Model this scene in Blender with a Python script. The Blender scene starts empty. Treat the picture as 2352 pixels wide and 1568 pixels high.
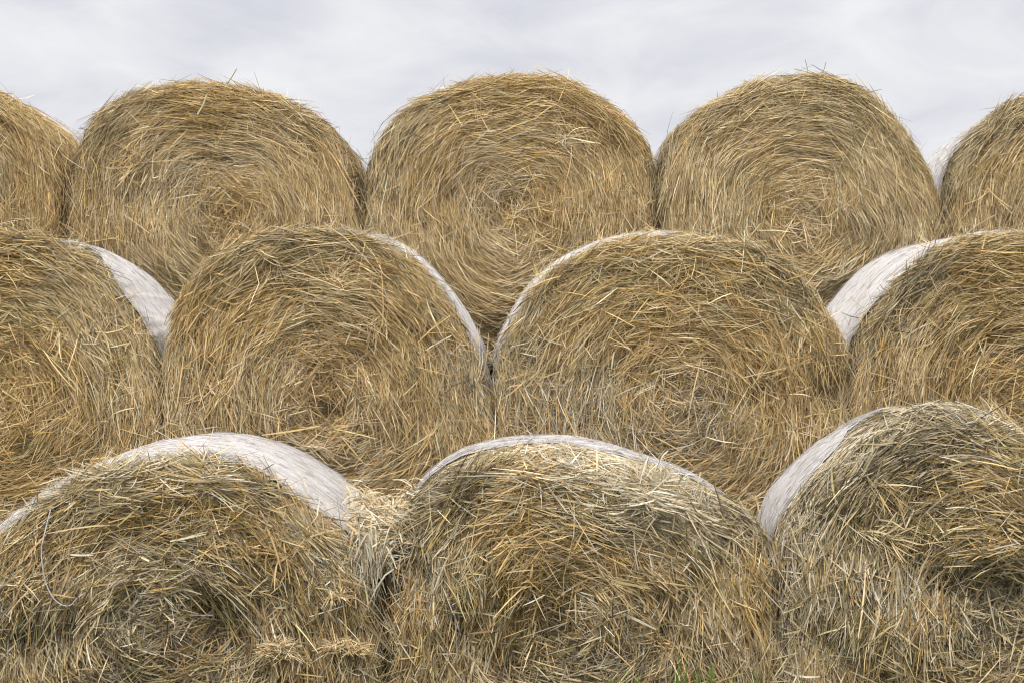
import bpy, math
import numpy as np

# ------------------------------------------------------------------ frame
# photo measurements are in a 2352 x 1568 view of the picture; F is the focal length in those pixels
F, CX, CY, CAMZ = 4200.0, 1176.0, 784.0, 1.67
SC = bpy.context.scene
COL = SC.collection
D_ROW = {'low': 6.77, 'mid': 7.92, 'top': 9.35}
TAU = 2 * math.pi


def wx(px, d): return (px - CX) * d / F
def wz(py, d): return CAMZ - (py - CY) * d / F


# ------------------------------------------------------------------ noise
class Fourier:
    """cheap smooth random field in 2 or 3 dimensions"""
    def __init__(self, rng, dim, scale, octaves=3, n=10):
        ks, am, ph = [], [], []
        for o in range(octaves):
            k = rng.normal(size=(n, dim)); k /= np.linalg.norm(k, axis=1)[:, None]
            ks.append(k * (TAU / scale) * (2 ** o) * rng.uniform(.6, 1.4, (n, 1)))
            am.append(np.full(n, .55 ** o)); ph.append(rng.uniform(0, TAU, n))
        self.k = np.concatenate(ks); self.a = np.concatenate(am); self.p = np.concatenate(ph)
        self.a /= math.sqrt((self.a ** 2).sum() / 2)

    def __call__(self, *c):
        P = np.stack([np.asarray(q, float) for q in c], -1)
        out = np.zeros(P.shape[:-1])
        for k, a, p in zip(self.k, self.a, self.p):
            out += a * np.sin(P @ k + p)
        return out


def norm(v): return v / np.maximum(np.linalg.norm(v, axis=-1, keepdims=True), 1e-9)


# ------------------------------------------------------------------ materials
def new_mat(name):
    m = bpy.data.materials.new(name); m.use_nodes = True
    nt = m.node_tree
    return m, nt, nt.nodes['Principled BSDF']


def straw_material():
    m, nt, b = new_mat('dry_straw')
    at = nt.nodes.new('ShaderNodeAttribute'); at.attribute_name = 'straw_colour'
    tc = nt.nodes.new('ShaderNodeTexCoord')
    n = nt.nodes.new('ShaderNodeTexNoise'); n.inputs['Scale'].default_value = 38; n.inputs['Detail'].default_value = 3
    mr = nt.nodes.new('ShaderNodeMapRange'); mr.inputs[1].default_value = .3; mr.inputs[2].default_value = .7
    mr.inputs[3].default_value = .86; mr.inputs[4].default_value = 1.12
    mx = nt.nodes.new('ShaderNodeVectorMath'); mx.operation = 'SCALE'
    L = nt.links
    L.new(tc.outputs['Object'], n.inputs['Vector']); L.new(n.outputs['Fac'], mr.inputs[0])
    L.new(at.outputs['Color'], mx.inputs[0]); L.new(mr.outputs[0], mx.inputs['Scale'])
    L.new(mx.outputs[0], b.inputs['Base Color'])
    b.inputs['Roughness'].default_value = .7
    b.inputs['Specular IOR Level'].default_value = .15
    return m


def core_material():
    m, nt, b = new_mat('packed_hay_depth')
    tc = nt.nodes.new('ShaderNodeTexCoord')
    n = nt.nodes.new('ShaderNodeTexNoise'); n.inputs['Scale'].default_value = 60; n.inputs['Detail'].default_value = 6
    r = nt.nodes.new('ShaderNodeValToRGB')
    r.color_ramp.elements[0].position = .35; r.color_ramp.elements[0].color = (.09, .06, .025, 1)  # shade between the straws is put into this dark core colour
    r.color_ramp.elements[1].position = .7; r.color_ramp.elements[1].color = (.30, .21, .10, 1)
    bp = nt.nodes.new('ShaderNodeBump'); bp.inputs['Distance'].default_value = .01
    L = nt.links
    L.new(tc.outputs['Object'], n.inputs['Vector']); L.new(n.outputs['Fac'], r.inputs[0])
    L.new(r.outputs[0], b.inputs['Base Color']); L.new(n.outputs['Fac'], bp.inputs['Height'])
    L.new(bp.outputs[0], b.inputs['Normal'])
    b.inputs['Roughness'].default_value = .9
    return m


def net_material():
    m, nt, b = new_mat('white_bale_net')
    L = nt.links
    uv = nt.nodes.new('ShaderNodeUVMap'); uv.uv_map = 'net_uv'
    mp = nt.nodes.new('ShaderNodeMapping'); mp.inputs['Scale'].default_value = (45, 270, 1)
    n = nt.nodes.new('ShaderNodeTexNoise'); n.inputs['Scale'].default_value = 1; n.inputs['Detail'].default_value = 4
    n.inputs['Roughness'].default_value = .65
    r = nt.nodes.new('ShaderNodeValToRGB')
    e = r.color_ramp.elements
    e[0].position = .30; e[0].color = (.27, .235, .18, 1)
    e[1].position = .52; e[1].color = (.68, .66, .675, 1)
    k = e.new(.40); k.color = (.55, .525, .51, 1)
    mp2 = nt.nodes.new('ShaderNodeMapping'); mp2.inputs['Scale'].default_value = (5, 9, 1)
    n2 = nt.nodes.new('ShaderNodeTexNoise'); n2.inputs['Scale'].default_value = 1; n2.inputs['Detail'].default_value = 5
    mr = nt.nodes.new('ShaderNodeMapRange'); mr.inputs[1].default_value = .3; mr.inputs[2].default_value = .7
    mr.inputs[3].default_value = -.05; mr.inputs[4].default_value = .09
    ad = nt.nodes.new('ShaderNodeMath'); ad.operation = 'ADD'
    bp = nt.nodes.new('ShaderNodeBump'); bp.inputs['Distance'].default_value = .003; bp.inputs['Strength'].default_value = .8
    L.new(uv.outputs[0], mp.inputs[0]); L.new(uv.outputs[0], mp2.inputs[0])
    L.new(mp.outputs[0], n.inputs['Vector']); L.new(mp2.outputs[0], n2.inputs['Vector'])
    L.new(n2.outputs['Fac'], mr.inputs[0]); L.new(n.outputs['Fac'], ad.inputs[0]); L.new(mr.outputs[0], ad.inputs[1])
    L.new(ad.outputs[0], r.inputs[0]); L.new(r.outputs[0], b.inputs['Base Color'])
    L.new(n.outputs['Fac'], bp.inputs['Height']); L.new(bp.outputs[0], b.inputs['Normal'])
    b.inputs['Roughness'].default_value = .6
    return m


def ground_material():
    m, nt, b = new_mat('meadow_ground')
    tc = nt.nodes.new('ShaderNodeTexCoord')
    n = nt.nodes.new('ShaderNodeTexNoise'); n.inputs['Scale'].default_value = 3; n.inputs['Detail'].default_value = 9
    r = nt.nodes.new('ShaderNodeValToRGB')
    r.color_ramp.elements[0].position = .38; r.color_ramp.elements[0].color = (.035, .06, .015, 1)
    r.color_ramp.elements[1].position = .66; r.color_ramp.elements[1].color = (.17, .16, .07, 1)
    bp = nt.nodes.new('ShaderNodeBump'); bp.inputs['Distance'].default_value = .05
    L = nt.links
    L.new(tc.outputs['Object'], n.inputs['Vector']); L.new(n.outputs['Fac'], r.inputs[0])
    L.new(r.outputs[0], b.inputs['Base Color']); L.new(n.outputs['Fac'], bp.inputs['Height'])
    L.new(bp.outputs[0], b.inputs['Normal']); b.inputs['Roughness'].default_value = .95
    return m


M_STRAW, M_CORE, M_NET, M_GROUND = straw_material(), core_material(), net_material(), ground_material()


# ------------------------------------------------------------------ mesh building
class MB:
    """collects quads (numpy) with a vertex colour and a material slot"""
    def __init__(self):
        self.v, self.f, self.c, self.mi, self.uv, self.n = [], [], [], [], [], 0

    def add(self, V, Q, Cc, mi=0, uv=None):
        self.v.append(V.astype(np.float32)); self.f.append(Q.astype(np.int32) + self.n)
        if Cc.ndim == 1: Cc = np.repeat(Cc[None], len(V), 0)
        self.c.append(Cc.astype(np.float32)); self.mi.append(np.full(len(Q), mi, np.int32))
        self.uv.append(np.zeros((len(V), 2), np.float32) if uv is None else uv.astype(np.float32))
        self.n += len(V)

    def build(self, name, mats, parent=None, origin=(0, 0, 0), uvname=None):
        V = np.concatenate(self.v) - np.array(origin, np.float32)
        Fq = np.concatenate(self.f); Cc = np.concatenate(self.c)
        me = bpy.data.meshes.new(name)
        me.vertices.add(len(V)); me.vertices.foreach_set('co', V.ravel())
        me.loops.add(Fq.size); me.loops.foreach_set('vertex_index', Fq.ravel())
        me.polygons.add(len(Fq))
        me.polygons.foreach_set('loop_start', np.arange(0, Fq.size, 4, dtype=np.int32))
        me.polygons.foreach_set('material_index', np.concatenate(self.mi))
        at = me.attributes.new('straw_colour', 'FLOAT_COLOR', 'POINT')
        at.data.foreach_set('color', np.concatenate([Cc, np.ones((len(Cc), 1), np.float32)], 1).ravel())
        if uvname:
            ul = me.uv_layers.new(name=uvname)
            ul.data.foreach_set('uv', np.concatenate(self.uv)[Fq.ravel()].ravel())
        me.update(calc_edges=True)
        me.polygons.foreach_set('use_smooth', np.ones(len(Fq), bool))
        for m in mats: me.materials.append(m)
        o = bpy.data.objects.new(name, me); COL.objects.link(o)
        if parent: o.parent = parent
        return o


def grid_quads(a, b, wrap):
    i = np.arange(a - 1)[:, None]; j = np.arange(b if wrap else b - 1)[None]
    jn = (j + 1) % b
    return np.stack([i * b + j, i * b + jn, (i + 1) * b + jn, (i + 1) * b + j], -1).reshape(-1, 4)


def add_ribbons(mb, P, N, W, rng, colour, roll_sigma=.75, mi=0):
    """P (n,k,3) centre lines, N (n,3) outward normal, W (n,) width, colour (n,3): flat split stems"""
    n, k, _ = P.shape
    T = norm(np.gradient(P, axis=1))
    Nn = np.repeat(N[:, None], k, 1)
    S = norm(np.cross(T, Nn)); U = norm(np.cross(S, T))
    roll = (rng.normal(0, roll_sigma, n))[:, None, None]
    A = np.cos(roll) * S + np.sin(roll) * U
    tp = np.interp(np.linspace(0, 1, k), [0, .12, .8, 1], [.75, 1, 1, .45])[None, :, None]
    off = A * tp * (W[:, None, None] / 2)
    V = np.stack([P - off, P + off], 2).reshape(-1, 3)
    base = (np.arange(n) * 2 * k)[:, None]; s = np.arange(k - 1)[None] * 2
    Q = np.stack([base + s, base + s + 1, base + s + 3, base + s + 2], -1).reshape(-1, 4)
    # stems are a little darker toward one end, as cut straw is
    g = np.linspace(1.05, .93, k)[None, :, None]
    Cv = np.repeat((colour[:, None] * g)[:, :, None], 2, 2).reshape(-1, 3)
    mb.add(V, Q, Cv, mi)


PAL = {  # real stem colours, linear
    'gold': (.61, .437, .205), 'tan': (.605, .466, .27), 'pale': (.70, .585, .39), 'brown': (.372, .252, .123),
    'olive': (.42, .35, .175), 'grey': (.385, .33, .235), 'ash': (.62, .56, .445), 'dark': (.14, .112, .075),
    'amber': (.52, .355, .135), 'white': (.75, .69, .57)}


GROUPS = {'dark': {'grey': 1.6, 'dark': 1.3, 'olive': .6}, 'grey': {'grey': 1.2, 'ash': .9, 'dark': .3}, 'gold': {'gold': 1.4, 'amber': .8, 'brown': .5}, 'pale': {'ash': 1.5, 'pale': 1.5, 'white': .8, 'tan': .4}}


def pick(rng, n, mix):
    """mix: list of (name, weight) with weights scalars or arrays of n"""
    W = np.stack([np.broadcast_to(np.asarray(w, float), (n,)) for _, w in mix], 1)
    W = np.maximum(W, 0); cw = np.cumsum(W, 1); u = rng.random(n) * cw[:, -1]
    idx = (u[:, None] > cw).sum(1).clip(0, len(mix) - 1)
    C = np.array([PAL[m] for m, _ in mix])[idx]
    C = C * np.exp(rng.normal(0, .20, (n, 1))) * np.exp(rng.normal(0, .015, (n, 3)))
    return np.clip(C, .01, .9)


# ------------------------------------------------------------------ bale geometry
class Bale:
    def __init__(self, row, centre, outline, seed, shoulder=.1, bulge=.05, shift=(0, 0), length=1.2,
                 net_start=((0, .2),), lumps=(), front_drop=0, back_scale=.99, amp=.013, bottom=None, yoff=0.0, weather=()):
        self.row = row; self.d = d = D_ROW[row] + yoff; self.rng = np.random.default_rng(seed)
        dq = d + shoulder * .7
        self.cx, self.cz = wx(centre[0], dq), wz(centre[1], dq)
        s = dq / F
        pts = [((x - centre[0]) * s, -(y - centre[1]) * s) for x, y in outline]
        ang = [math.degrees(math.atan2(z, x)) % 360 for x, z in pts]; rad = [math.hypot(x, z) for x, z in pts]
        ang = [a - 360 if a > 269 else a for a in ang]
        a_, r_ = list(ang), list(rad)
        have = sorted(zip(a_, r_))
        lo, hi = have[0], have[-1]
        # fill the hidden rest with a circle that sags onto what carries it
        rb = bottom if bottom else np.mean(r_)
        fill = []
        for q in range(-85, 270, 12):
            if q < lo[0] - 12:
                fill.append((q, lo[1] + (rb - lo[1]) * min(1, (lo[0] - q) / 60)))
            elif q > hi[0] + 12:
                fill.append((q, hi[1] + (rb - hi[1]) * min(1, (q - hi[0]) / 60)))
        allp = sorted(have + fill)
        A = np.array([p[0] for p in allp]); R = np.array([p[1] for p in allp])
        g = np.arange(-90, 270, 1.0)
        A3 = np.concatenate([A - 360, A, A + 360]); R3 = np.concatenate([R, R, R])
        Rg = np.interp(g, A3, R3)
        kern = np.exp(-.5 * (np.arange(-12, 13) / 4.5) ** 2); kern /= kern.sum()
        self.Rg = np.convolve(np.concatenate([Rg[-12:], Rg, Rg[:12]]), kern, 'valid') - .016; self.g = g
        self.sh, self.bulge, self.shift, self.L = shoulder, bulge, shift, length
        self.ns = net_start; self.back = back_scale; self.amp = amp
        self.nz = Fourier(self.rng, 3, .55, 3); self.nr = Fourier(self.rng, 3, .16, 2)
        self.ng = Fourier(self.rng, 3, .35, 3); self.npsi = Fourier(self.rng, 3, .42, 3); self.nc = Fourier(self.rng, 3, .5, 2)
        self.weather = [(wx(a, dq) - self.cx, wz(b_, dq) - self.cz, rr, nm, st_) for a, b_, rr, nm, st_ in weather]
        # (px, py, radius m, height m): height < 0 is a hollow
        self.lumps = [(wx(a, d) - self.cx, wz(b, d) - self.cz, r, h) for a, b, r, h in lumps]

    def R(self, phi):
        deg = (np.degrees(phi) + 90) % 360 - 90
        return np.interp(deg, self.g, self.Rg, period=360)

    def ystart(self, phi):
        deg = (np.degrees(phi)) % 360
        k = sorted(self.ns)
        return np.interp(deg, [q[0] for q in k], [q[1] for q in k], period=360)

    def surf(self, t, phi, h=0.0):
        """point and normal of the bale's skin (t 0..1 face, 1..2 shoulder, 2..3 barrel, 3..4 back)"""
        t = np.asarray(t, float); phi = np.asarray(phi, float)
        R = self.R(phi); a = self.sh * (1 + .25 * np.sin(phi * 2 + 1.3) + .2 * np.sin(phi * 5))
        th = np.clip(t - 1, 0, 1) * (math.pi / 2)
        f = np.clip(t, 0, 1); bt = np.clip(t - 2, 0, 1)
        r = f * (R - a) + a * np.sin(th) + R * (self.back - 1) * bt
        y = a * (1 - np.cos(th)) + bt * (self.L - a)
        bk = np.clip(t - 3, 0, 1); r = r * (1 - bk)
        y = y - self.bulge * (1 - f ** 2)
        sx = self.shift[0] * (1 - f); sz = self.shift[1] * (1 - f)
        c, s = np.cos(phi), np.sin(phi)
        x = c * r + sx; z = s * r + sz
        Nr = np.sin(th); Ny = -np.cos(th)
        N = np.stack([c * Nr, Ny, s * Nr], -1)
        q = self.nz(x, y, z) * self.amp + self.nr(x, y, z) * self.amp * .38
        q = q + .006 * np.sin(TAU * r / .085 + phi + 1.5 * self.nz(x, y, z))
        for lx, lz, lr, lh in self.lumps:
            q = q + lh * np.exp(-((x - lx) ** 2 + (z - lz) ** 2) / (2 * lr ** 2)) * (t < 1.6)
        q = q * (1 - .8 * np.clip(t - 1, 0, 1)) * (1 - .5 * np.clip(t - 2, 0, 1))
        P = np.stack([x + self.cx, y + self.d, z + self.cz], -1)
        return P + N * (q + h)[..., None], N

    def stalks(self, mb, t, phi, length, width, psi, colour, h, slope, rng, straight=.5, bend=.12, droop=0.0, k=4, roll=.75):
        """straws lying along the windings: psi is the angle away from the winding direction"""
        n = len(t)
        a = self.sh; R = self.R(phi)
        pts_c = []
        tt, pp = t.copy(), phi.copy()
        s = length / (k - 1)
        sgn = np.where(rng.random(n) < .5, 1.0, -1.0)
        eps = .004
        P0, N0 = self.surf(t, phi, h)
        for i in range(k):
            Pi, _ = self.surf(tt, pp, h)
            pts_c.append(Pi)
            r = np.maximum(.06, np.minimum(tt, 1) * (R - a) + a * np.clip(tt - 1, 0, 1))
            den = np.where(tt < 1, R - a, np.where(tt < 2, a * math.pi / 2, self.L - a))
            pp = pp + np.cos(psi) * s / r * sgn
            tt = np.clip(tt + np.sin(psi) * s / den, .001, 3)
        Pc = np.stack(pts_c, 1)
        # straight version from the tangent at the start
        Pe, _ = self.surf(t, phi + eps * sgn, h); Pm, _ = self.surf(t + .01, phi, h)
        ef = norm(Pe - P0); em = norm(Pm - P0)
        dr = norm(ef * np.cos(psi)[:, None] + em * np.sin(psi)[:, None])
        S = (np.arange(k)[None] * s[:, None])
        Pl = P0[:, None] + dr[:, None] * S[..., None]
        P = Pc * (1 - straight) + Pl * straight
        m = np.linspace(-.5, .5, k)[None]
        P = P + N0[:, None] * ((slope * length)[:, None] * m)[..., None]
        side = norm(np.cross(dr, N0))
        cu = rng.normal(0, bend, n) * length
        P = P + side[:, None] * (cu[:, None] * (m ** 2 - .25))[..., None]
        cu = rng.normal(0, bend * .6, n) * length
        P = P + N0[:, None] * (cu[:, None] * (m ** 2 - .25))[..., None]
        if droop: P[..., 2] -= droop * S ** 2 / np.maximum(length[:, None], .01)
        add_ribbons(mb, P, N0, width, rng, colour, roll)


CAM_V = np.array([0, 0, CAMZ])


def in_frame(P, m=.25):
    sx = CX + F * P[:, 0] / P[:, 1]; sy = CY - F * (P[:, 2] - CAMZ) / P[:, 1]
    mm = m * F / 7
    return (sx > -mm) & (sx < 2352 + mm) & (sy > -mm) & (sy < 1568 + mm)


def build_bale(b, label, mix, rimmix, nface=42000, nrim=15000, sigma=.22, wild=.12, lmean=.13, wmean=.0046,
               nstray=260, spiral=.05, hairy=1.0, nthread=8000, upmix=None, ntuft=14, core_wild=.22, straight=.55, warp=.15, top_frac=.045, top_w=1.05):
    rng = b.rng
    name = 'round_hay_bale'
    root = bpy.data.objects.new(name, None); COL.objects.link(root)
    root.location = (b.cx, b.d + b.L / 2, b.cz - b.R(np.array([-math.pi / 2]))[0])
    root.empty_display_size = .3
    root['label'] = label; root['category'] = 'hay bale'; root['group'] = 'round hay bales stacked in three rows'
    O = tuple(root.location)
    # --- packed hay: the body and the straws of the end
    mb = MB()
    tv = np.concatenate([np.linspace(.002, 1, 60), np.linspace(1, 2, 12)[1:], np.linspace(2, 3, 30)[1:], np.linspace(3, 3.99, 6)[1:]])
    pv = np.linspace(0, TAU, 200, endpoint=False)
    T, Pm = np.meshgrid(tv, pv, indexing='ij')
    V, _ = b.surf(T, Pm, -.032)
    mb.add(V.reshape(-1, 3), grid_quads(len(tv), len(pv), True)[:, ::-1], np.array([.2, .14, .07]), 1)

    def fields(t, phi):
        P, N = b.surf(t, phi)
        x, y, z = (P[:, 0] - b.cx), P[:, 1] - b.d, (P[:, 2] - b.cz)
        return P, N, x, y, z

    def colour(n, P, x, y, z, mixv, rimming=False):
        mixv = list(mixv) + [(q, 0.0) for q in ('grey', 'dark', 'olive', 'ash', 'gold', 'amber', 'brown', 'pale', 'white', 'tan') if q not in dict(mixv)]
        gf = b.ng(x, y, z); cf = b.nc(x, y, z)
        m = []
        for nm, w in mixv:
            w = np.full(n, w, float)
            if nm in ('grey', 'dark', 'olive'): w = w * np.clip(1 + 1.2 * gf, .08, 4)
            if nm in ('gold', 'amber', 'brown'): w = w * np.clip(1 + 1.1 * cf, .12, 3.5)
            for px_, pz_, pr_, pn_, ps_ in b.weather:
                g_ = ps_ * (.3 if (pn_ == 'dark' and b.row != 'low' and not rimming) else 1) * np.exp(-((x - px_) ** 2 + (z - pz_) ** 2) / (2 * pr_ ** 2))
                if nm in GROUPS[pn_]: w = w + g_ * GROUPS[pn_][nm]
            m.append((nm, w))
        return pick(rng, n, m)

    def face(n, hlo, hhi, lm, wm, sg, wl, slope_s, mx_, bend=.035, k=4):
        t = np.sqrt(rng.random(n)) * 1.35
        phi = rng.random(n) * TAU
        P, N, x, y, z = fields(t, phi)
        keep = in_frame(P) | (rng.random(n) < .25)
        t, phi, P, x, y, z = t[keep], phi[keep], P[keep], x[keep], y[keep], z[keep]
        n = len(t)
        psi = spiral + warp * b.npsi(x, y, z) + rng.normal(0, sg, n)
        cw = np.clip(1 - t / core_wild, 0, 1)
        psi = psi + rng.normal(0, 1.4, n) * cw + .18 * rng.normal(0, 1, n) * np.clip(1 - t / (core_wild * 2.2), 0, 1)
        w_ = rng.random(n) < wl
        psi = np.where(w_, rng.uniform(-1.57, 1.57, n), psi)
        h = rng.uniform(hlo, hhi, n)
        le = np.clip(rng.lognormal(math.log(lm), .42, n), .03, .36)
        wd = np.clip(rng.lognormal(math.log(wm), .32, n), .0018, .010)
        sl = rng.normal(0, slope_s, n)
        C = colour(n, P, x, y, z, mx_)
        b.stalks(mb, t, phi, le, wd, psi, C, h, sl, rng, np.clip(straight + .45 * np.clip(1 - t / .55, 0, 1), 0, 1)[:, None, None], bend, k=k)

    face(int(nface * .52), -.040, .000, lmean, wmean, sigma, wild * .6, .10, mix, k=3)
    face(int(nface * .40), -.008, .012, lmean * 1.05, wmean, sigma * 1.25, wild, .13, mix)
    bright = [(q, w * (1.5 if q in ('pale', 'ash', 'tan', 'white') else .6)) for q, w in mix]
    face(int(nface * top_frac), .004, .026, lmean * 1.05, wmean * top_w, sigma * 1.7, wild * 2.2, .15, bright, .09)
    face(int(nface * .10), -.012, .012, lmean * .3, wmean * .9, sigma * 2.4, wild * 3, .2, mix + [('pale', .3)], .02, k=3)   # chaff
    # long stray stems
    n = int(nstray * .6)
    t = np.sqrt(rng.random(n)) * 1.1; phi = rng.random(n) * TAU
    P, N, x, y, z = fields(t, phi)
    b.stalks(mb, t, phi, rng.uniform(.08, .22, n), rng.uniform(.0025, .005, n), rng.normal(0, .9, n),
             colour(n, P, x, y, z, [('pale', 1), ('tan', 1), ('gold', .5)]), rng.uniform(.01, .035, n), rng.normal(0, .25, n), rng, .85, .12, droop=.05)
    # tufts: small sheaves pushed out of the face
    for q in range(ntuft):
        n = rng.integers(25, 90)
        t0 = math.sqrt(rng.random()) * .97; p0 = rng.random() * TAU
        t = np.clip(t0 + rng.normal(0, .035, n), .01, 1.1); phi = p0 + rng.normal(0, .035, n) / max(t0, .15)
        P, N, x, y, z = fields(t, phi)
        nm = rng.choice(['pale', 'tan', 'gold', 'olive', 'amber'], p=[.3, .3, .2, .12, .08])
        b.stalks(mb, t, phi, rng.uniform(.06, .16, n), rng.uniform(.003, .006, n), rng.normal(rng.normal(0, .7), .35, n),
                 pick(rng, n, [(nm, 1), ('tan', .3)]), rng.uniform(0, .025, n), rng.normal(0, .2, n), rng, .8, .2)
    hay = mb.build('packed_hay', [M_STRAW, M_CORE], root, O)

    # --- matted rim: weathered straw rolled over the edge, up to the net
    mr_ = MB()

    def rim(n, hlo, hhi, lm, wm, sg, sl_s, up=0.0, dens=None):
        phi = rng.random(n) * TAU
        ys = b.ystart(phi)
        arc = b.sh * np.arccos(np.clip(1 - ys / b.sh, 0, 1))
        tot = .06 + arc + np.maximum(0, ys - b.sh)
        u = rng.random(n) * tot
        t = np.where(u < .06, .93 + u / .06 * .07, np.where(u < .06 + arc, 1 + (u - .06) / (b.sh * math.pi / 2), 2 + (u - .06 - arc) / (b.L - b.sh)))
        P, N, x, y, z = fields(t, phi)
        keep = in_frame(P) | (rng.random(n) < .3)
        t, phi, P, N, x, y, z = t[keep], phi[keep], P[keep], N[keep], x[keep], y[keep], z[keep]
        n = len(t)
        C = colour(n, P, x, y, z, rimmix, True)
        if upmix:
            C2 = colour(n, P, x, y, z, upmix)
            s_ = np.clip(b.nc(x * 1.3, y, z * 1.3) * .5 + .35 + 1.2 * (N[:, 2] - .45), 0, 1)
            for px_, pz_, pr_, pn_, ps_ in b.weather:
                if pn_ == 'dark': s_ = s_ * (1 - .85 * np.exp(-((x - px_) ** 2 + (z - pz_) ** 2) / (2 * (pr_ * 1.2) ** 2)))
            C = np.where((rng.random(n) < s_)[:, None], C2, C)
        psi = rng.normal(0, sg, n)
        psi = np.where(rng.random(n) < .12, rng.uniform(-1.5, 1.5, n), psi)
        b.stalks(mr_, t, phi, np.clip(rng.lognormal(math.log(lm), .4, n), .03, .3), np.clip(rng.lognormal(math.log(wm), .3, n), .0018, .009),
                 psi, C, rng.uniform(hlo, hhi, n) + up, rng.normal(0, sl_s, n), rng, .6, .12)

    rim(int(nrim * .6), -.022, .004, lmean * .95, wmean, sigma * 1.3, .06)
    rim(int(nrim * .4), -.004, .009, lmean * .95, wmean, sigma * 1.9, .11)
    # hairs that stick out of the silhouette
    n = int(430 * hairy)
    phi = rng.random(n) * TAU; t = 1 + rng.random(n) * np.clip(b.ystart(phi) / b.sh, .3, 1.08)
    P, N, x, y, z = fields(t, phi)
    b.stalks(mr_, t, phi, rng.uniform(.04, .11, n), rng.uniform(.0018, .0036, n), rng.normal(0, .5, n),
             colour(n, P, x, y, z, rimmix, True), rng.uniform(.0, .016, n), rng.normal(0, .36, n), rng, .85, .3)
    mr_.build('matted_rim', [M_STRAW], root, O)

    # --- net wrap round the barrel
    mn = MB()
    a_n, y_n = 420, 40
    phi = np.linspace(0, TAU, a_n, endpoint=False)
    fr = Fourier(rng, 1, .35, 3)
    ys = np.minimum(b.ystart(phi) + .012 * (fr(phi)) * np.minimum(1, b.ystart(phi) * 8), b.L - .06)
    vv = np.linspace(0, 1, y_n) ** 1.3
    Y = ys[None] + (b.L + .004 - ys[None]) * vv[:, None]
    T = 2 + (Y - b.sh) / (b.L - b.sh)
    T = np.where(Y < b.sh, 1 + np.degrees(np.arccos(np.clip(1 - Y / b.sh, -1, 1))) / 90, T)
    PH = np.broadcast_to(phi[None], T.shape)
    V, N = b.surf(np.minimum(T, 3), PH, .004)
    wr = Fourier(rng, 2, .22, 3)
    V = V + N * (.0015 * wr(PH * .15, Y))[..., None] + N * (.008 + .008 * np.clip(vv[:, None] * 8, 0, 1) + .022 * (b.row == 'mid') * np.clip((.10 - ys[None]) / .04, 0, 1) * np.clip((Y - ys[None]) / .07, 0, 1))[..., None]
    U = np.stack([PH * .72, Y], -1)
    mn.add(V.reshape(-1, 3), grid_quads(y_n, a_n, True)[:, ::-1], np.array([.7, .7, .7]), 1, U.reshape(-1, 2))
    net = mn
    # threads of the net, knitted over each other along the winding
    n = nthread
    phi = rng.random(n) * TAU
    P, N, x, y, z = fields(np.full(n, 2.3), phi)
    phi = phi[in_frame(P, .5)]; n = len(phi)
    ys = b.ystart(phi)
    yy = ys + (b.L - ys) * rng.random(n)
    edge = rng.random(n) < .12
    yy = np.where(edge, ys + rng.uniform(-.01, .03, n), yy)
    tt = np.where(yy < b.sh, 1 + np.degrees(np.arccos(np.clip(1 - yy / b.sh, -1, 1))) / 90, 2 + (yy - b.sh) / (b.L - b.sh))
    dash = rng.random(n) < .33
    cth = np.repeat(rng.uniform(.50, .73, (n, 1)), 3, 1) * np.array([[1.0, .975, .99]])
    cth = np.where(dash[:, None], np.array([[.34, .30, .24]]) * rng.uniform(.6, 1.4, (n, 1)), cth)
    b.stalks(net, tt, phi, np.where(dash, rng.uniform(.012, .045, n), rng.uniform(.03, .12, n)), rng.uniform(.0010, .0021, n), rng.normal(0, .13, n), cth,
             rng.uniform(.018, .026, n) + .022 * (b.row == 'mid') * np.clip((.10 - ys) / .04, 0, 1) * np.clip((yy - ys) / .07, 0, 1), rng.normal(0, .02, n), rng, .2, .03, k=5)
    # bits of straw caught on the net
    n = 90
    phi = rng.random(n) * TAU; yy = b.ystart(phi) + (b.L - b.ystart(phi)) * rng.random(n) ** 1.5
    b.stalks(net, 2 + np.maximum(yy - b.sh, 0) / (b.L - b.sh), phi, rng.uniform(.02, .08, n), rng.uniform(.002, .004, n), rng.uniform(-1.5, 1.5, n),
             pick(rng, n, [('tan', 1), ('olive', 1), ('pale', 1)]), rng.uniform(.02, .028, n), rng.normal(0, .05, n), rng, .5, .1)
    net.build('net_wrap', [M_STRAW, M_NET], root, O, 'net_uv')
    return root


# ------------------------------------------------------------------ the bales, row by row
TOPMIX = [('gold', 1.3), ('tan', 1.7), ('pale', .65), ('brown', .6), ('olive', .12), ('grey', .04), ('amber', .14)]
TOPRIM = [('olive', .6), ('grey', .5), ('tan', 1.0), ('gold', .8), ('dark', .2), ('brown', .35)]
GOLDRIM = [('gold', 1.4), ('tan', 1.0), ('olive', .25), ('pale', .4), ('brown', .3)]
MIDMIX = [('gold', 1.35), ('tan', 1.15), ('pale', .4), ('brown', 1.05), ('olive', .35), ('grey', .1), ('amber', .2), ('dark', .06)]
MIDRIM = [('olive', .7), ('grey', .6), ('ash', .5), ('dark', .25), ('tan', .8), ('pale', .4), ('gold', .4)]
LOWMIX = [('gold', .6), ('tan', 1.0), ('pale', .5), ('brown', 1.15), ('olive', .6), ('grey', .35), ('ash', .3), ('dark', .3), ('amber', .15)]
LOWRIM = [('grey', .6), ('ash', .9), ('dark', .3), ('tan', .8), ('olive', .4), ('pale', .7)]
LOWUP = [('ash', 1.4), ('pale', 1.2), ('white', .6), ('tan', .6), ('grey', .2)]


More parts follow.
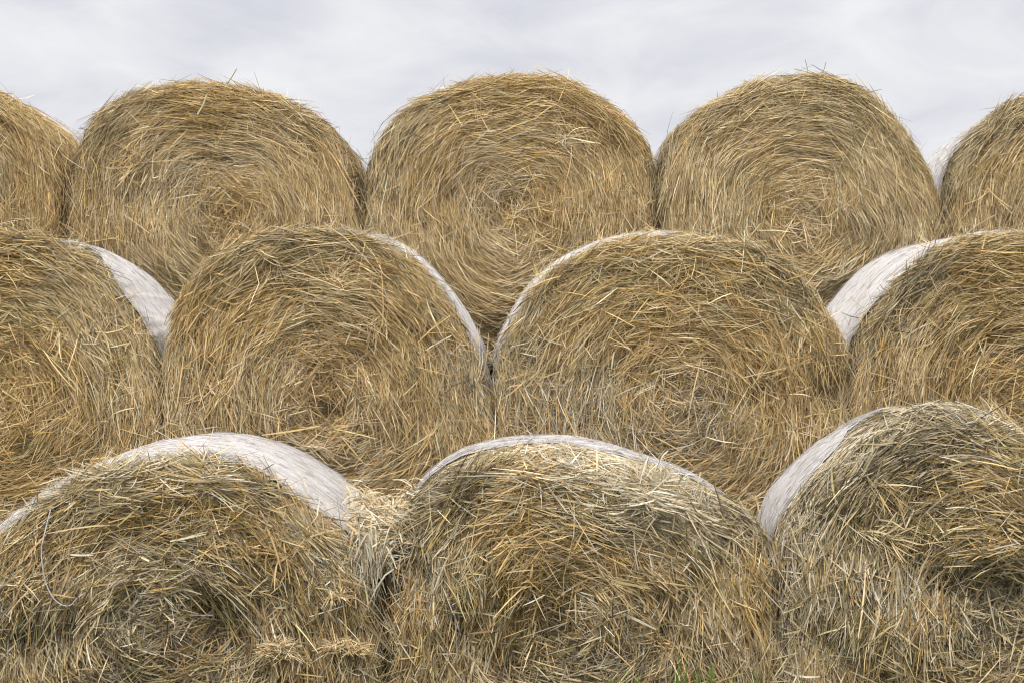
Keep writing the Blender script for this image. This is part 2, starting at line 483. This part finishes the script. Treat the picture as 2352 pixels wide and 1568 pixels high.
def bale_top():
    kw = dict(nface=96000, nrim=23000, sigma=.095, wild=.035, lmean=.102, wmean=.0025, warp=.12, core_wild=.26, ntuft=8, nstray=160)
    ns = ((0, .26), (90, .3), (180, .2), (270, .2))
    b = Bale('top', (-182, 505), [(0, 212), (50, 240), (100, 285), (135, 330), (152, 375), (157, 430), (154, 500), (150, 560), (-182, 170), (-340, 210), (-480, 330), (-520, 500)],
             11, shoulder=.09, bulge=.03, shift=(.05, .05), net_start=((0, .9), (60, .9), (90, .3), (270, .3)))
    build_bale(b, 'golden hay bale cut off by the left edge of the photo in the top row', [('gold', 1.9), ('tan', 1.3), ('pale', .5), ('brown', .6), ('amber', .3), ('olive', .15)], GOLDRIM, **kw)
    b = Bale('top', (495, 505), [(148, 510), (150, 430), (165, 360), (192, 300), (240, 248), (290, 218), (350, 198), (400, 190), (460, 189), (520, 195), (580, 203),
                                (640, 222), (700, 247), (750, 280), (790, 322), (820, 372), (835, 430), (838, 500)],
             12, shoulder=.09, bulge=.025, shift=(.09, .0), net_start=((0, .9), (60, .9), (90, .3), (270, .3)),
             lumps=[(470, 570, .035, -.06), (550, 490, .04, -.03), (430, 560, .07, .03), (480, 215, .12, .03), (620, 480, .08, .02)],
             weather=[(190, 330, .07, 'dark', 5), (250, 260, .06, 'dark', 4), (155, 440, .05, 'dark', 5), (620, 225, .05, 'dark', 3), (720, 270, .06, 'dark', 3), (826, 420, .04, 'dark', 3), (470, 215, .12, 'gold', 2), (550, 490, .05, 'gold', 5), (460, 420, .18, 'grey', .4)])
    build_bale(b, 'straw bale with one long stem sticking up from its crown, top row left of centre', TOPMIX, TOPRIM, hairy=1.5, **kw)
    b = Bale('top', (1172, 500), [(836, 500), (835, 430), (840, 380), (862, 330), (900, 277), (950, 237), (1000, 210), (1050, 192), (1100, 180), (1150, 173), (1200, 171), (1250, 177),
                                 (1300, 184), (1350, 204), (1400, 236), (1450, 276), (1488, 325), (1506, 370), (1511, 430), (1510, 510)],
             13, shoulder=.08, bulge=.025, shift=(.02, .05), net_start=ns,
             lumps=[(1175, 460, .03, -.05), (1035, 552, .025, -.06), (1435, 300, .05, .05), (1400, 270, .04, .04), (1415, 318, .03, -.05), (1200, 195, .1, .03), (1240, 480, .07, .02)],
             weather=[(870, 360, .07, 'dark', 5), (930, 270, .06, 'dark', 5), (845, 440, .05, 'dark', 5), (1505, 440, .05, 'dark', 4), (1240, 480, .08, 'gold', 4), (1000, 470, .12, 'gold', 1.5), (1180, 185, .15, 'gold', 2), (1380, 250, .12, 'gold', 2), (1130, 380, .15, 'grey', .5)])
    build_bale(b, 'middle bale of the top row, with a ruffled fringe at its upper right', TOPMIX,
               [('gold', .9), ('tan', .9), ('olive', .6), ('grey', .5), ('brown', .3), ('dark', .2)], hairy=1.3, **kw)
    b = Bale('top', (1838, 495), [(1507, 510), (1508, 410), (1516, 350), (1550, 297), (1600, 256), (1650, 226), (1700, 201), (1750, 183), (1800, 170), (1850, 164), (1900, 172), (1950, 190),
                                 (2000, 221), (2050, 261), (2090, 310), (2122, 355), (2150, 410), (2165, 455), (2168, 520), (2163, 570)],
             14, shoulder=.09, bulge=.03, shift=(.0, .0), net_start=ns,
             lumps=[(1765, 500, .03, -.07), (1820, 450, .08, .03), (1800, 190, .08, .03), (1920, 200, .1, .03)],
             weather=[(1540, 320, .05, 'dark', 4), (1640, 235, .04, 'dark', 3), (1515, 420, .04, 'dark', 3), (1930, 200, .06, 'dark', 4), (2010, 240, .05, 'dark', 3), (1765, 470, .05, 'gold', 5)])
    kk = dict(kw); kk['sigma'] = .08; kk['wild'] = .025
    build_bale(b, 'tightly spiral wound bale topped by upright wisps, top row right of centre',
               [('gold', .8), ('tan', 1.9), ('pale', .9), ('brown', .3), ('olive', .5), ('grey', .2)], TOPRIM, hairy=1.5, **kk)
    b = Bale('top', (2512, 530), [(2169, 540), (2170, 470), (2175, 420), (2190, 368), (2215, 330), (2245, 292), (2290, 255), (2352, 222), (2440, 198), (2512, 192), (2600, 205), (2700, 260), (2800, 350), (2852, 530)],
             15, shoulder=.06, bulge=.025, shift=(0, .05), net_start=((0, .2), (90, .2), (150, .22), (180, .14), (210, .12)), back_scale=.935,
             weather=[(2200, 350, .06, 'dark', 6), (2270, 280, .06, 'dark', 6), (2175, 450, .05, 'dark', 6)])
    build_bale(b, 'bale at the right end of the top row, its pale netting showing against the sky', TOPMIX, TOPRIM, **kw)


def bale_mid():
    kw = dict(nface=84000, nrim=18000, sigma=.125, wild=.05, lmean=.092, wmean=.0028, core_wild=.34, straight=.62, warp=.11, top_frac=.055, top_w=1.1)
    b = Bale('mid', (-10, 890), [(0, 527), (60, 533), (130, 553), (200, 594), (250, 637), (300, 702), (340, 757), (362, 812), (374, 870), (377, 930), (379, 990), (379, 1060), (-60, 530), (-200, 590), (-330, 700), (-380, 800), (-390, 900)],
             21, shoulder=.045, bulge=.02, shift=(.05, -.03), net_start=((0, .07), (36, .08), (50, .28), (60, .55), (72, .9), (110, .9), (180, .2), (300, .1)), amp=.014,
             lumps=[(150, 930, .05, -.03), (60, 970, .06, .03), (230, 1010, .05, -.04), (330, 1010, .04, -.04)],
             weather=[(90, 545, .05, 'dark', 4), (170, 585, .04, 'dark', 3), (30, 970, .15, 'gold', 1.2)])
    build_bale(b, 'bale at the left end of the middle row, white netting wedge on its right', MIDMIX + [('amber', .35)], MIDRIM, **kw)
    b = Bale('mid', (755, 905), [(374, 900), (372, 860), (378, 785), (395, 722), (420, 672), (460, 618), (510, 582), (570, 552), (640, 531), (700, 524), (760, 524), (820, 530), (866, 546), (922, 577),
                                 (970, 618), (1018, 672), (1055, 728), (1085, 785), (1108, 845), (1124, 905), (1136, 965), (1147, 1020), (1148, 1090), (378, 1090), (376, 1030), (375, 960)],
             22, shoulder=.04, bulge=.02, shift=(.0, -.02), net_start=((0, .16), (10, .12), (22, .045), (60, .045), (75, .1), (100, .22), (180, .22), (300, .05)), amp=.015,
             lumps=[(765, 940, .045, -.11), (690, 860, .08, .035), (870, 930, .06, .03), (620, 1050, .08, -.03), (560, 780, .1, .02), (800, 1070, .05, -.04), (950, 840, .05, .025)],
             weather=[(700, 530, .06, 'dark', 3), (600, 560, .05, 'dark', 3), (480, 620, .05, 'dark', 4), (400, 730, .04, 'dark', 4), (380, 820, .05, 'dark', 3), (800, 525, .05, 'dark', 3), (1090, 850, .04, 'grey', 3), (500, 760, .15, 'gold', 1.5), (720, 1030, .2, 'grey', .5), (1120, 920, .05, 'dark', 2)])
    build_bale(b, 'bale with a dark hollow core, second from the left in the middle row', MIDMIX, MIDRIM, **kw)
    b = Bale('mid', (1550, 930), [(1146, 1090), (1144, 1020), (1143, 960), (1142, 900), (1143, 822), (1168, 760), (1199, 700), (1239, 650), (1297, 603), (1355, 573), (1424, 552), (1502, 542), (1570, 540), (1640, 543), (1700, 555),
                                  (1760, 577), (1820, 613), (1870, 661), (1910, 716), (1935, 771), (1950, 831), (1955, 900), (1955, 960), (1955, 1030), (1953, 1100)],
             23, shoulder=.04, bulge=.02, shift=(.03, .03), net_start=((0, .22), (60, .22), (80, .12), (100, .045), (140, .035), (158, .045), (170, .12), (180, .16), (300, .16)), amp=.015,
             lumps=[(2015, 965, .04, -.06), (1345, 985, .05, -.06), (1700, 860, .07, .03), (1760, 905, .05, -.05), (1620, 730, .1, .02), (1340, 1010, .09, .03), (1900, 900, .05, -.12)],
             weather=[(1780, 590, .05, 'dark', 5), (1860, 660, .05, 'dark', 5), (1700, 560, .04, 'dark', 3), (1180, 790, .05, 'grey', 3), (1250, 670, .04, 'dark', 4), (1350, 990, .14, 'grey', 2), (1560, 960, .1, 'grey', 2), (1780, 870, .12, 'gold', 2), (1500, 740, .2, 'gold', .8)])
    kk = dict(kw); kk['sigma'] = .19; kk['wild'] = .11
    build_bale(b, 'shaggy bale right of centre in the middle row, thin netting line along its upper left',
               [('gold', 1.3), ('tan', 1.0), ('pale', .45), ('brown', .8), ('olive', .45), ('grey', .25), ('amber', .2)], MIDRIM, **kk)
    b = Bale('mid', (2345, 920), [(1957, 1100), (1955, 1030), (1953, 960), (1952, 900), (1953, 850), (1962, 790), (1987, 742), (2022, 692), (2062, 642), (2102, 603), (2152, 570), (2210, 550), (2270, 538), (2340, 530), (2420, 540), (2520, 580), (2620, 650), (2700, 760), (2735, 900)],
             24, shoulder=.05, bulge=.02, shift=(.0, -.02), net_start=((0, .1), (90, .14), (120, .13), (150, .13), (180, .09), (220, .06)), amp=.014, back_scale=1.025,
             lumps=[(2250, 570, .06, .03), (2200, 740, .07, .02)],
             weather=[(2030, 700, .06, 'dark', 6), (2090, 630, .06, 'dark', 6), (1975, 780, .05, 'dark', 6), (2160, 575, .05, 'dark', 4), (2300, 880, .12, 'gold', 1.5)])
    build_bale(b, 'bale at the right end of the middle row with a broad grey white netted flank', MIDMIX, TOPRIM, **kw)


def bale_low():
    kw = dict(nface=78000, nrim=34000, sigma=.19, wild=.11, lmean=.084, wmean=.0034, core_wild=.42, straight=.75, warp=.14, top_frac=.07, top_w=1.2, upmix=LOWUP, nthread=11000)
    b = Bale('low', (385, 1440), [(-100, 1400), (-98, 1330), (-60, 1260), (0, 1200), (50, 1163), (110, 1124), (180, 1089), (250, 1064), (330, 1048), (400, 1040), (470, 1045), (550, 1063), (620, 1092),
                                  (680, 1130), (740, 1176), (790, 1218), (832, 1262), (862, 1315), (872, 1400), (878, 1470), (880, 1530), (880, 1600), (874, 1660), (-100, 1480), (-98, 1560), (-90, 1640)],
             31, shoulder=.09, bulge=.02, shift=(.02, .02), net_start=((0, .25), (18, .14), (40, .07), (90, .05), (150, .03), (180, .04), (200, .3), (340, .4)), amp=.017, back_scale=1.035, bottom=.64,
             lumps=[(440, 1365, .15, .03), (330, 1400, .06, -.04), (470, 1420, .06, -.06), (620, 1380, .05, -.04), (500, 1490, .12, -.03), (300, 1480, .1, .03), (240, 1085, .06, .03),
                    (700, 1450, .1, .03), (560, 1100, .06, -.03)],
             weather=[(420, 1370, .14, 'grey', 1.6), (330, 1420, .12, 'dark', 1.5), (520, 1420, .12, 'dark', 1.8), (260, 1520, .14, 'dark', 1.2), (80, 1150, .06, 'dark', 4), (620, 1110, .05, 'dark', 3), (240, 1090, .06, 'pale', 5), (480, 1060, .05, 'pale', 3), (470, 1170, .12, 'gold', 2), (640, 1210, .08, 'gold', 2), (120, 1230, .07, 'gold', 2), (430, 1490, .05, 'gold', 4), (840, 1400, .07, 'gold', 2), (810, 1230, .07, 'pale', 4), (740, 1330, .1, 'grey', 1)])
    build_bale(b, 'weathered bale at the bottom left with a broad white netted crown', LOWMIX, LOWRIM, hairy=.7, **kw)
    b = Bale('low', (1330, 1430), [(878, 1660), (877, 1600), (875, 1530), (874, 1470), (873, 1380), (877, 1290), (892, 1225), (930, 1165), (980, 1112), (1050, 1070), (1120, 1046), (1200, 1036), (1290, 1034), (1370, 1042), (1450, 1062),
                                   (1530, 1090), (1600, 1114), (1660, 1142), (1714, 1176), (1762, 1212), (1790, 1270), (1796, 1350), (1798, 1450), (1796, 1520), (1794, 1590), (1788, 1660)],
             32, shoulder=.14, bulge=.02, shift=(-.02, .02), net_start=((0, .9), (40, .85), (55, .7), (70, .5), (90, .45), (115, .6), (140, .9), (180, .9), (270, .3)), amp=.018, back_scale=1.0, bottom=.64,
             lumps=[(1290, 1440, .05, -.05), (1180, 1400, .08, -.03), (1060, 1230, .07, -.03), (1480, 1140, .05, .045), (1540, 1170, .04, .03), (1300, 1200, .12, .02), (1400, 1390, .08, .04),
                    (960, 1330, .06, -.04), (1300, 1545, .12, -.04), (1150, 1520, .06, -.05)],
             weather=[(960, 1150, .07, 'dark', 7), (1060, 1090, .06, 'dark', 5), (905, 1210, .06, 'dark', 5), (1350, 1075, .10, 'pale', 6), (1500, 1120, .09, 'pale', 8), (1600, 1140, .05, 'pale', 5), (1680, 1190, .06, 'dark', 6), (1250, 1110, .10, 'gold', 2), (1340, 1270, .15, 'gold', 1.5), (1150, 1300, .1, 'gold', 1.5), (1380, 1400, .12, 'grey', 2), (1050, 1340, .09, 'grey', 2), (1300, 1530, .12, 'dark', 1.5), (1730, 1340, .08, 'gold', 2), (960, 1450, .1, 'gold', 1.2)])
    build_bale(b, 'middle bale of the bottom row with loose bleached straw matted over its rounded shoulder', LOWMIX, LOWRIM, hairy=.8, **kw)
    b = Bale('low', (2262, 1420), [(1784, 1660), (1782, 1590), (1781, 1520), (1780, 1450), (1779, 1350), (1783, 1285), (1795, 1225), (1822, 1165), (1865, 1110), (1920, 1055), (1975, 1010), (2040, 968), (2100, 938), (2170, 921), (2245, 930),
                                   (2300, 950), (2352, 984), (2440, 1036), (2560, 1115), (2660, 1220), (2725, 1350), (2740, 1450), (2742, 1540), (2738, 1640)],
             33, shoulder=.15, bulge=.03, shift=(.05, .05), net_start=((0, .3), (30, .25), (55, .25), (68, .4), (80, 1.0), (112, 1.05), (124, .62), (135, .36), (150, .26), (165, .34), (180, .36), (220, .3)), amp=.018, back_scale=.92, bottom=.66,
             lumps=[(2250, 1345, .06, -.07), (2160, 1360, .04, -.05), (2330, 1350, .05, -.06), (2250, 1270, .1, .05), (2130, 1120, .07, -.02), (2050, 1480, .07, .05), (1860, 1480, .08, -.05), (2150, 1440, .1, .04),
                    (1950, 1510, .04, -.05)],
             weather=[(2010, 1090, .10, 'dark', 4), (2130, 1010, .08, 'dark', 4), (1870, 1180, .07, 'dark', 2), (2190, 960, .12, 'grey', 3), (1960, 1040, .06, 'pale', 4), (1820, 1190, .06, 'pale', 4), (2290, 1070, .12, 'gold', 1.5), (2180, 1140, .08, 'gold', 1.5), (2280, 1330, .14, 'dark', 2), (2100, 1500, .1, 'gold', 1.5), (2050, 1350, .15, 'grey', 1)])
    build_bale(b, 'sagging bale at the bottom right, its humped crown covered in grey bleached straw',
               [('gold', .7), ('tan', 1.1), ('pale', .55), ('brown', .5), ('olive', .7), ('grey', .45), ('ash', .5), ('dark', .15)], LOWRIM, hairy=.8, **kw)
    return b


bale_top(); bale_mid(); bale_low()


# ------------------------------------------------------------------ loose things
def free_stalks(name, n, gen, mixv, seed, lm=.09, wm=.0045, tag=None):
    rng = np.random.default_rng(seed); mb = MB()
    P0, dr, N = gen(rng, n)
    le = np.clip(rng.lognormal(math.log(lm), .4, n), .03, .25)
    S = np.linspace(-.5, .5, 4)[None, :, None] * le[:, None, None]
    P = P0[:, None] + dr[:, None] * S
    P[..., 2] -= 1.2 * np.abs(S[..., 0]) ** 2 * 3
    add_ribbons(mb, P, N, np.clip(rng.lognormal(math.log(wm), .3, n), .002, .009), rng, pick(rng, n, mixv), .8)
    c = P0.mean(0); c[2] = P0[:, 2].min()
    o = mb.build(name, [M_STRAW], None, tuple(c)); o.location = tuple(c)
    for k_, v_ in (tag or {}).items(): o[k_] = v_
    return o


DL = D_ROW['low']


def wedge_gen(px, py, rx, rz, y0, y1, fall):
    def g(rng, n):
        u = rng.random(n)
        x = wx(px, DL) + rng.normal(0, rx, n); z = wz(py, DL) + rng.normal(0, rz, n)
        y = DL + rng.uniform(y0, y1, n)
        z = z + .9 * np.abs(x - wx(px, DL)) - fall * np.clip(.2 - (y - DL), 0, 1)
        dr = norm(np.stack([rng.normal(0, 1, n), rng.normal(0, .8, n), rng.normal(0, .5, n)], -1))
        N = norm(np.stack([rng.normal(0, .3, n), np.full(n, -.6), np.full(n, .8)], -1))
        return np.stack([x, y, z], -1), dr, N
    return g


free_stalks('loose_straw', 2600, wedge_gen(872, 1245, .055, .045, .03, .55, .25), [('ash', 1), ('pale', 1), ('white', .5), ('tan', .9), ('gold', .25)], 51,
            tag=dict(label='bleached loose straw lodged in the dip between the left and middle bottom bales', category='straw', kind='stuff'))


def hang_gen(px, py, rx, rz, y):
    def g(rng, n):
        x = wx(px, DL) + rng.normal(0, rx, n); z = wz(py, DL) + rng.normal(0, rz, n)
        dr = norm(np.stack([rng.normal(0, .42, n), rng.normal(0, .25, n), -np.ones(n)], -1))
        return np.stack([x, DL + y + rng.uniform(-.03, .05, n), z], -1), dr, norm(np.stack([rng.normal(0, .2, n), -np.ones(n), np.full(n, .2)], -1))
    return g


free_stalks('hanging_straw', 150, hang_gen(852, 1275, .04, .05, -.0), [('ash', 1.2), ('pale', 1), ('white', .7), ('grey', .4)], 52, lm=.11,
            tag=dict(label='pale straw hanging down the seam between the left and middle bottom bales', category='straw', kind='stuff'))

free_stalks('hanging_straw', 260, hang_gen(1490, 1120, .06, .035, -.0), [('ash', 1.3), ('pale', 1.2), ('white', .8), ('tan', .4)], 53, lm=.10,
            tag=dict(label='bleached straw drooping over the upper right face of the middle bottom bale', category='straw', kind='stuff'))
free_stalks('hanging_straw', 160, hang_gen(1560, 1160, .045, .03, -.0), [('ash', 1.3), ('pale', 1.2), ('white', .5), ('tan', .6)], 54, lm=.09,
            tag=dict(label='smaller pale straw wisp on the right shoulder of the middle bottom bale', category='straw', kind='stuff'))


def tuft(px, py, r, n, seed, label, y=-.06, tall=.8):
    def g(rng, n):
        a = rng.random(n) * TAU; q = np.sqrt(rng.random(n)) * r
        x = np.cos(a) * q * 1.4; z = np.abs(np.sin(a)) * q * tall
        dr = norm(np.stack([x * .8 / r + rng.normal(0, .5, n), rng.normal(0, .6, n) - .3, .5 * z / r - .25 + rng.normal(0, .35, n)], -1))
        P = np.stack([wx(px, DL + y) + x, DL + y + rng.uniform(-.035, .05, n), wz(py, DL + y) + z], -1)
        return P, dr, norm(np.stack([rng.normal(0, .3, n), -np.ones(n), np.full(n, .6)], -1))
    free_stalks('straw_tuft', n, g, [('pale', 1), ('tan', 1.3), ('gold', .7)], seed, lm=.07, wm=.0035,
                tag=dict(label=label, category='straw tuft', group='straw tufts caught on the bottom left bale'))


tuft(640, 1510, .05, 260, 61, 'taller ragged straw tuft caught low on the bottom left bale, left of the flat tuft', tall=1.5)
tuft(790, 1500, .065, 260, 62, 'flat fan shaped straw tuft caught low on the bottom left bale near its right edge')
tuft(778, 1372, .03, 110, 63, 'tiny straw tuft on the bottom left bale, higher than the two larger tufts')


def tube(pts, rad, name, col, tag, seg=6):
    P = np.array(pts, float)
    t = np.linspace(0, len(P) - 1, len(P) * 8)
    Q = np.stack([np.interp(t, np.arange(len(P)), P[:, i]) for i in range(3)], 1)
    kern = np.ones(9) / 9
    Q = np.stack([np.convolve(np.concatenate([np.full(4, c[0]), c, np.full(4, c[-1])]), kern, 'valid') for c in Q.T], 1)
    T = norm(np.gradient(Q, axis=0)); A = norm(np.cross(T, np.array([0, 1, .01]))); B = np.cross(T, A)
    an = np.linspace(0, TAU, seg, endpoint=False)
    V = Q[:, None] + rad * (np.cos(an)[None, :, None] * A[:, None] + np.sin(an)[None, :, None] * B[:, None])
    mb = MB(); mb.add(V.reshape(-1, 3), grid_quads(len(Q), seg, True), np.array(col))
    o = mb.build(name, [M_STRAW], None, tuple(Q[0])); o.location = tuple(Q[0])
    for k_, v_ in tag.items(): o[k_] = v_
    return o


def low_pts(pp, y=-.085):
    return [(wx(a, DL + y), DL + y + (c if c else 0), wz(b, DL + y)) for a, b, c in pp]


tube(low_pts([(110, 1160, .06), (104, 1200, .03), (99, 1238, 0), (94, 1262, 0), (98, 1290, -.01), (103, 1325, -.01), (115, 1360, -.01), (132, 1382, -.01), (152, 1391, -.01), (166, 1388, -.01), (172, 1378, -.01), (186, 1366, 0), (196, 1360, .01)]),
     .0022, 'net_thread', (.56, .53, .58), dict(label='thin white net thread hanging in a hook over the bottom left bale', category='thread'))


def stem(name, row, a, b_, y, r, col, label):
    d = D_ROW[row] + y
    p0 = np.array([wx(a[0], d), d, wz(a[1], d)]); p1 = np.array([wx(b_[0], d - .03), d - .03, wz(b_[1], d - .03)])
    m = (p0 + p1) / 2 + np.array([.006, 0, -.004])
    return tube([p0, m, p1], r, name, col, dict(label=label, category='straw', group='single long straw stems standing out from the bales'), 5)


stem('single_straw', 'top', (508, 208), (545, 156), .03, .0026, (.42, .36, .22), 'long straw stem sticking up over the crown of the left centre top bale')
stem('single_straw', 'top', (452, 266), (476, 215), -.10, .0042, (.74, .66, .46), 'broad pale straw stem slanting across the upper left centre bale')
stem('single_straw', 'top', (1857, 187), (1849, 135), .03, .0018, (.42, .37, .25), 'thin upright stem on the crown of the spiral wound top bale')
stem('single_straw', 'top', (1882, 178), (1898, 141), .03, .0018, (.42, .37, .25), 'thin leaning stem right of the upright one on the spiral wound top bale')
stem('single_straw', 'top', (205, 300), (183, 293), .06, .0018, (.35, .32, .24), 'short dark stem poking out at the left shoulder of the left centre top bale')
stem('single_straw', 'top', (835, 372), (818, 340), .02, .0018, (.6, .5, .3), 'short stem poking out at the right shoulder of the left centre top bale')

# ------------------------------------------------------------------ ground, bank and grass
def ground_h(x, y):
    def st(a, b): return np.clip((y - a) / (b - a), 0, 1) ** 2 * (3 - 2 * np.clip((y - a) / (b - a), 0, 1))
    h = .66 * st(7.7, 8.3) + .92 * st(8.9, 9.7) - 1.58 * st(12.5, 30)
    return h


gx = np.concatenate([-np.geomspace(8, 3000, 24)[::-1], np.linspace(-7.5, 7.5, 60), np.geomspace(8, 3000, 24)])
gy = np.concatenate([-np.geomspace(3, 3000, 20)[::-1], np.linspace(-2.5, 16, 110), np.geomspace(16.5, 4000, 30)])
GX, GY = np.meshgrid(gx, gy, indexing='ij')
gn = Fourier(np.random.default_rng(5), 2, 2.5, 3)
GZ = ground_h(GX, GY) + .018 * gn(GX, GY) * (np.abs(GX) < 20) * (np.abs(GY) < 30)
mg = MB(); mg.add(np.stack([GX, GY, GZ], -1).reshape(-1, 3), grid_quads(len(gx), len(gy), False)[:, ::-1], np.array([.1, .1, .05]))
g_o = mg.build('ground', [M_GROUND]); g_o['kind'] = 'structure'; g_o['label'] = 'meadow ground the bales stand on'


def grass():
    rng = np.random.default_rng(77); mb = MB()
    n = 26000
    x = rng.uniform(-2.6, 2.6, n); y = rng.uniform(5.2, 6.72, n)
    hgt = rng.uniform(.08, .26, n) * (.7 + .3 * np.clip((y - 5.2) / 1.4, 0, 1))
    # tall clumps at the foot of the bales that reach into the picture: (px, tip py, blades, spread)
    for px, py, k, sp in ((1398, 1552, 9, .02), (1452, 1556, 8, .02), (1548, 1562, 5, .01), (1562, 1535, 5, .012), (1580, 1534, 6, .014), (1612, 1549, 6, .012), (1640, 1552, 6, .014),
                          (1700, 1556, 4, .02), (1726, 1536, 5, .02), (1000, 1563, 5, .03), (1830, 1555, 4, .02), (2225, 1552, 4, .03), (2290, 1560, 3, .02), (300, 1563, 4, .03)):
        d = DL - .22
        x = np.append(x, wx(px, d) + rng.normal(0, sp, k)); y = np.append(y, np.full(k, d) + rng.uniform(-.04, .04, k))
        hgt = np.append(hgt, (wz(py, d) + .05 + rng.uniform(-.05, .0, k)))
    n = len(x)
    z = .0 * x
    lean = rng.normal(0, .16, (n, 2)); lean[-80:] *= .35
    s = np.linspace(0, 1, 5)[None]
    P = np.stack([x[:, None] + lean[:, :1] * hgt[:, None] * s ** 2, y[:, None] + lean[:, 1:] * hgt[:, None] * s ** 2, z[:, None] - .02 + (hgt[:, None] + .02) * s], -1)
    az = rng.normal(0, .7, n)
    A = np.stack([np.cos(az), np.sin(az), 0 * az], -1)
    w = rng.uniform(.004, .008, n); w[-80:] *= 1.7
    w = w[:, None, None] * np.array([.9, 1, .85, .55, .05])[None, :, None] / 2
    V = np.stack([P - A[:, None] * w, P + A[:, None] * w], 2).reshape(-1, 3)
    base = (np.arange(n) * 10)[:, None]; q = np.arange(4)[None] * 2
    Q = np.stack([base + q, base + q + 1, base + q + 3, base + q + 2], -1).reshape(-1, 4)
    C = np.array([.11, .23, .04]) * np.exp(rng.normal(0, .25, (n, 1))) * np.exp(rng.normal(0, .08, (n, 3)))
    dry = rng.random(n) < .15; C[dry] = np.array([.32, .27, .12]) * np.exp(rng.normal(0, .2, (dry.sum(), 1)))
    mb.add(V, Q, np.repeat(C, 10, 0))
    o = mb.build('grass', [M_STRAW]); o['kind'] = 'stuff'; o['label'] = 'green grass blades growing at the foot of the bottom bales'; o['category'] = 'grass'


grass()

# ------------------------------------------------------------------ sky and light
EL, AZ = math.radians(58), math.radians(200)   # sun behind the camera, veiled by cloud
w = bpy.data.worlds.new('World'); SC.world = w; w.use_nodes = True
nt = w.node_tree; nd = nt.nodes; L = nt.links
bg = nd['Background']
sky = nd.new('ShaderNodeTexSky'); sky.sky_type = 'NISHITA'; sky.sun_disc = False
sky.sun_elevation = EL; sky.sun_rotation = AZ
bg.inputs['Strength'].default_value = .1
tc = nd.new('ShaderNodeTexCoord')
sep = nd.new('ShaderNodeSeparateXYZ'); L.new(tc.outputs['Generated'], sep.inputs[0])
mp = nd.new('ShaderNodeMapping'); mp.inputs['Scale'].default_value = (1, 1, 2.2); mp.inputs['Location'].default_value = (.37, .1, .2); mp.inputs['Rotation'].default_value = (0, .12, 0)
L.new(tc.outputs['Generated'], mp.inputs[0])
n1 = nd.new('ShaderNodeTexNoise'); n1.inputs['Scale'].default_value = 11; n1.inputs['Detail'].default_value = 8; n1.inputs['Roughness'].default_value = .54
n1.inputs['Distortion'].default_value = .5
L.new(mp.outputs[0], n1.inputs['Vector'])
rp = nd.new('ShaderNodeValToRGB')
e = rp.color_ramp.elements
e[0].position = .33; e[0].color = (.69, .695, .76, 1)
e[1].position = .67; e[1].color = (.88, .885, .90, 1)
k = e.new(.5); k.color = (.80, .80, .84, 1)
L.new(n1.outputs['Fac'], rp.inputs[0])
# overcast skies grow brighter towards the zenith
mr = nd.new('ShaderNodeMapRange'); mr.interpolation_type = 'SMOOTHSTEP'
mr.inputs[1].default_value = .17; mr.inputs[2].default_value = .95; mr.inputs[3].default_value = 10.2; mr.inputs[4].default_value = 20
L.new(sep.outputs['Z'], mr.inputs[0])
sc_ = nd.new('ShaderNodeVectorMath'); sc_.operation = 'SCALE'
wr_ = nd.new('ShaderNodeMix'); wr_.data_type = 'RGBA'; wr_.inputs[7].default_value = (.80, .775, .735, 1)  # warm tint added overhead to offset the bluish sky light
mz = nd.new('ShaderNodeMapRange'); mz.inputs[1].default_value = .22; mz.inputs[2].default_value = .6; L.new(sep.outputs['Z'], mz.inputs[0])
L.new(mz.outputs[0], wr_.inputs[0]); L.new(rp.outputs[0], wr_.inputs[6]); L.new(wr_.outputs[2], sc_.inputs[0]); L.new(mr.outputs[0], sc_.inputs['Scale'])
mix = nd.new('ShaderNodeMix'); mix.data_type = 'RGBA'; mix.inputs[0].default_value = .95
L.new(sky.outputs[0], mix.inputs[6]); L.new(sc_.outputs[0], mix.inputs[7])
L.new(mix.outputs[2], bg.inputs['Color'])

sl = bpy.data.lights.new('sun', 'SUN'); sl.energy = 2.45; sl.angle = math.radians(16); sl.color = (1, .968, .912)
so = bpy.data.objects.new('sun', sl); COL.objects.link(so)
# light comes from behind the camera, a little to the left and high up
from mathutils import Vector
dirv = Vector((-.30, -.75, 0)).normalized() * math.cos(EL) + Vector((0, 0, math.sin(EL)))
so.rotation_euler = dirv.to_track_quat('Z', 'Y').to_euler(); so.location = (-4, -6, 12)
sky.sun_rotation = math.atan2(dirv.x, dirv.y)

# ------------------------------------------------------------------ camera
cam = bpy.data.cameras.new('camera'); cam.sensor_width = 36; cam.lens = F / 2352 * 36; cam.clip_end = 9000
co = bpy.data.objects.new('camera', cam); COL.objects.link(co)
co.location = (0, 0, CAMZ); co.rotation_euler = (math.pi / 2, 0, 0)
SC.camera = co
vs = SC.view_settings
vs.view_transform = 'Standard'; vs.look = 'None'; vs.exposure = 0; vs.gamma = 1
SC.cycles.filter_width = 1.15
SC.cycles.max_bounces = 5; SC.cycles.diffuse_bounces = 3
